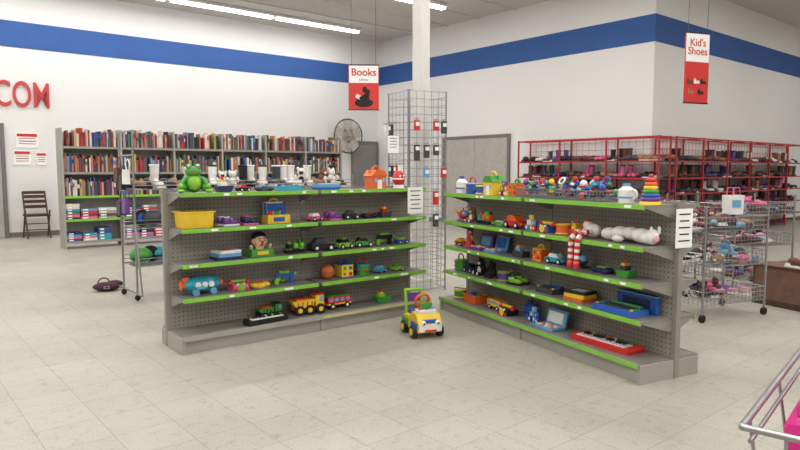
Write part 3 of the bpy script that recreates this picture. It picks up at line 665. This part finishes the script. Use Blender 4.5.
m.build('plush_toys_and_slippers_pile',rk,R(40))
m=MB()
for z in (.356,.756):
    for i in range(24):
        x=.12+i*.11; t=rr.random(); y=rr.uniform(.12,.33); cc=rr.choice([BLK,BLK,DGR,BLU,PNK,TEAL,WHT,GRN,DGR])
        if i<6: t=(.5,.9,.45,.8,.1,.6)[i] if z<.5 else (.9,.5,.1,.6,.8,.5)[i]; cc=(DGR,BLU,DGR,GRN,BLK,TEAL)[(i+int(z*10))%6]
        if t<.4: shoe(m,x,y,z,rr.uniform(1.2,2),cc,WHT,rr.random()<.4,1.2)
        elif t<.7: m.sph((x,y,z+.085),(.12,.1,.085),cc,14,10); m.torus((x,y,z+.06),.1,.014,BLK,n=16)
        else: m.cyl((x,y-.03,z+.09),(x,y+.03,z+.09),.09,BLK,n=16); m.cyl((x,y-.035,z+.09),(x,y+.035,z+.09),.05,cc,n=12)
for i,(y,z,cc) in enumerate(((.08,1.28,WHT),(.22,1.22,BLK),(.36,1.3,BRN),(.12,.98,PUR),(.3,.95,DGR))):
    m.box((-.05,y,z),(.05,.12,.15),cc,taper=.85); m.torus((-.03,y,z+.12),.06,.006,cc,ry=R(90),n=14)
m.build('helmets_skates_and_purses',rk,R(40))
m=MB(); m.sph((0,0,.05),(.15,.1,.05),mat('bag_maroon',(70,32,45),.8)); m.sph((.08,.03,.07),(.09,.07,.04),mat('bag_maroon',(70,32,45),.8)); m.torus((-.03,-.02,.09),.06,.008,BRN,rx=R(70),n=16); m.box((.0,-.09,.05),(.06,.01,.03),CHR)
m.build('handbag',(-3.29,7.1,0),.4)
# ---------------------------------------------------------------- red shoe racks
def shoerack(name,o,rz,L,levels,seed):
    rr=random.Random(seed); m=MB(); s=MB(); H=1.98; n=int(round(L/1.1))
    for i in range(n+1):
        x=i*L/n
        for y in (0.02,.43): m.bb((x-.014,y-.014,0),(x+.014,y+.014,H),REDM)
        for z in (.1,H-.02): m.bb((x-.01,.02,z-.012),(x+.01,.43,z+.012),REDM)
    for z in (H-.02,H-.35,.06): m.bb((0,.42,z-.012),(L,.44,z+.012),REDM)
    m.bb((0,.01,H-.035),(L,.03,H-.005),REDM)
    for i in range(int(L/.15)): m.cyl((i*.15,.44,.06),(i*.15,.44,H),.0035,REDM,n=4)
    for i in range(13): m.cyl((0,.44,.1+i*.15),(L,.44,.1+i*.15),.0035,REDM,n=4)
    for z in levels:
        m.bb((0,.02,z-.015),(L,.42,z),DGR); m.bb((0,.005,z-.022),(L,.02,z+.006),REDM)
        x=.17
        while x<L-.22:
            c=rr.choice([BLK,BRN,TAN,BLK,DGR,DGR,FURW,BRN,BLK,BRN,MAR,TAN,MAR,PNK,PUR,DGR]); b=rr.random()<.42
            if rr.random()<.04: x+=.12; continue
            k=rr.uniform(1.15,1.35)
            if rr.random()<.4: a=-R(90)+rr.uniform(-.25,.25); ys=(.2,.2)
            else: a=rr.choice([0,math.pi])+rr.uniform(-.3,.3); ys=(.15,.28)
            for q,yy in zip((0,.1),ys): shoe(s,x+q,yy,z+.001,a,c,rr.choice([BLK,BLK,WHT,BRN]),b,k if not b else 1.08)
            x+=.22+rr.random()*.05
    m.build(name,o,rz); s.build('assorted_shoes',o,rz)
shoerack('red_shoe_rack',W(11.08,9.17),WA-R(90),3.25,[.3,.6,.90,1.2,1.52],1)
shoerack('red_shoe_rack',W(11.65,5.86),WA,6.6,[.3,.6,.90,1.2,1.52],2)
# ---------------------------------------------------------------- wire basket racks on the right
def binrack(name,o,rz,w,d,lv,seed,stuff):
    m=MB(); rr=random.Random(seed)
    for sx in (-1,1):
        for sy in (-1,1):
            m.cyl((sx*w/2,sy*d/2,.07),(sx*w/2,sy*d/2,lv[-1]+.22),.011,CHR,n=8); m.cyl((sx*w/2,sy*d/2-.012,.035),(sx*w/2,sy*d/2+.012,.035),.035,RUB,n=14); m.cyl((sx*w/2,sy*d/2,.035),(sx*w/2,sy*d/2,.08),.008,CHR,n=6)
    for z in lv:
        m.xf=Matrix.Translation((0,0,z)); wirebasket(m,w,d,.13,CHR,.05,.003)
    m.xf=Matrix.Identity(4); m.build(name,o,rz)
    s=MB()
    for z in lv:
        for i in range(stuff):
            x=rr.uniform(-w*.36,w*.36); y=rr.uniform(-d*.26,d*.26); c=rr.choice([FURW,FURP,PNK,PUR,MAR,TAN,MAR,FURB,BLK,BRN,SKY,DGR,FURP,DGR]); t=rr.random()
            if t<.5: shoe(s,x,y,z+.02+rr.random()*.06,rr.random()*6,c,rr.choice([WHT,BLK,BRN]),False,.8)
            elif t<.85: s.sph((x,y,z+.05+rr.random()*.03),(.11,.08,.032),c,10,7,rz=rr.random()*3,rx=rr.uniform(-.3,.3))
            else:
                s.xf=Matrix.Translation((x,y,z+.03))@Matrix.Rotation(rr.random()*6,4,'Z'); teddy(s,c,FURW,.8); s.xf=Matrix.Identity(4)
    s.build('assorted_plush_and_shoes',o,rz)
binrack('wire_basket_rack',(2.95,5.95,0),R(24),.8,.45,[.14,.48,.8],5,18)
binrack('wire_basket_rack',(3.95,7.3,0),R(24),.95,.5,[.14,.5,.85],6,18)
binrack('wire_basket_rack',(3.05,7.5,0),R(24),.7,.45,[.14,.5,.85],8,18)
m=MB(); m.bb((-.6,-.3,.0),(.6,.3,.06),WOOD); m.bb((-.6,-.3,.06),(-.57,.3,.4),WOODM); m.bb((.57,-.3,.06),(.6,.3,.4),WOODM); m.bb((-.6,-.3,.37),(.6,.3,.4),WOODM); m.bb((-.6,.27,.06),(.6,.3,.4),WOODM); m.bb((-.57,-.29,.2),(.57,.27,.22),WOODM)
rr=random.Random(5)
for i in range(8):
    shoe(m,-.48+i*.135,-.1,.401,-R(90),rr.choice([PNK,BLK,BRN,PUR]),WHT); shoe(m,-.48+i*.135,-.1,.221,-R(90),rr.choice([PNK,BLK,BRN,PUR]),WHT)
m.build('wooden_shoe_shelf',(4.28,6.45,0),R(24))
m=MB(); m.box((0,0,.09),(.15,.09,.18),FURW,taper=1.1); m.box((0,-.05,.1),(.09,.004,.07),SKY)
for s in (-1,1): m.path([(-.04,s*.04,.18),(-.03,s*.04,.25),(.03,s*.04,.25),(.04,s*.04,.18)],.004,PNK,6)
m.build('gift_bag',(3.14,6.03,.935),R(10))

# ---------------------------------------------------------------- shopping cart (bottom right corner)
m=MB(); Lc,Wc=.85,.5
zt,zb=.95,.62
for z,ins in ((zt,0),(zb,.05)):
    r=.006 if z==zt else .005
    m.path([(ins,-ins,z),(Lc-ins,-ins,z),(Lc-ins,-Wc+ins,z),(ins,-Wc+ins,z),(ins,-ins,z)],r,CHR,8)
    for q in ((ins,-ins,z),(Lc-ins,-ins,z),(ins,-Wc+ins,z)): m.sph(q,r*1.05,CHR,8,6)
m.path([(.012,-.01,.925),(Lc,-.01,.925)],.004,CHR)
for i in range(4):
    x=.05+i*(Lc-.1)/3; m.cyl((x,0,zt),(x,-.05,zb),.003,CHR,n=6); m.cyl((x,-Wc,zt),(x,-Wc+.05,zb),.003,CHR,n=6); m.cyl((x,-.05,zb),(x,-Wc+.05,zb),.003,CHR,n=6)
for i in range(4):
    y=-.06-i*(Wc-.12)/3; m.cyl((0,y,zt),(.05,y,zb),.003,CHR,n=6); m.cyl((Lc,y,zt),(Lc-.05,y,zb),.003,CHR,n=6)
for s in (-.06,-Wc+.06):
    m.path([(.08,s,zb),(.12,s,.2),(Lc-.05,s,.16),(Lc-.05,s,.12)],.012,CHR,8); m.path([(.12,s,.2),(.1,s,.1)],.012,CHR,8)
    for x in (.1,Lc-.05): m.cyl((x,s-.015,.06),(x,s+.015,.06),.06,RUB,n=18)
m.path([(Lc,-.0,zt),(Lc+.08,0,1.0),(Lc+.08,-Wc,1.0),(Lc,-Wc,zt)],.012,CHR,8)
ct=m.build('shopping_cart',(.535,.97,0),R(50))
m=MB()  # bag narrows to the basket floor and bulges against the side wires at the top
m.box((0,0,.14),(.40,.17,.27),MAG,taper=1.22); m.box((0,0,.29),(.46,.19,.04),MAG,taper=.8)
m.torus((0,-.05,.31),.07,.01,MAG,rx=R(90),n=16); m.torus((0,.05,.31),.07,.01,MAG,rx=R(90),n=16)
p=Vector((.535,.97,0))+Vector((.643,.766,0))*.44+Vector((.766,-.643,0))*.125
m.build('magenta_bag',(p.x,p.y,.632),R(50),.03)

# ---------------------------------------------------------------- camera
cd=bpy.data.cameras.new('camera'); cd.sensor_width=36; cd.lens=28.8; cd.clip_start=.05
co=bpy.data.objects.new('camera',cd); sc.collection.objects.link(co); co.location=(0,0,1.35); co.rotation_euler=(R(90-4.91),0,0); sc.camera=co
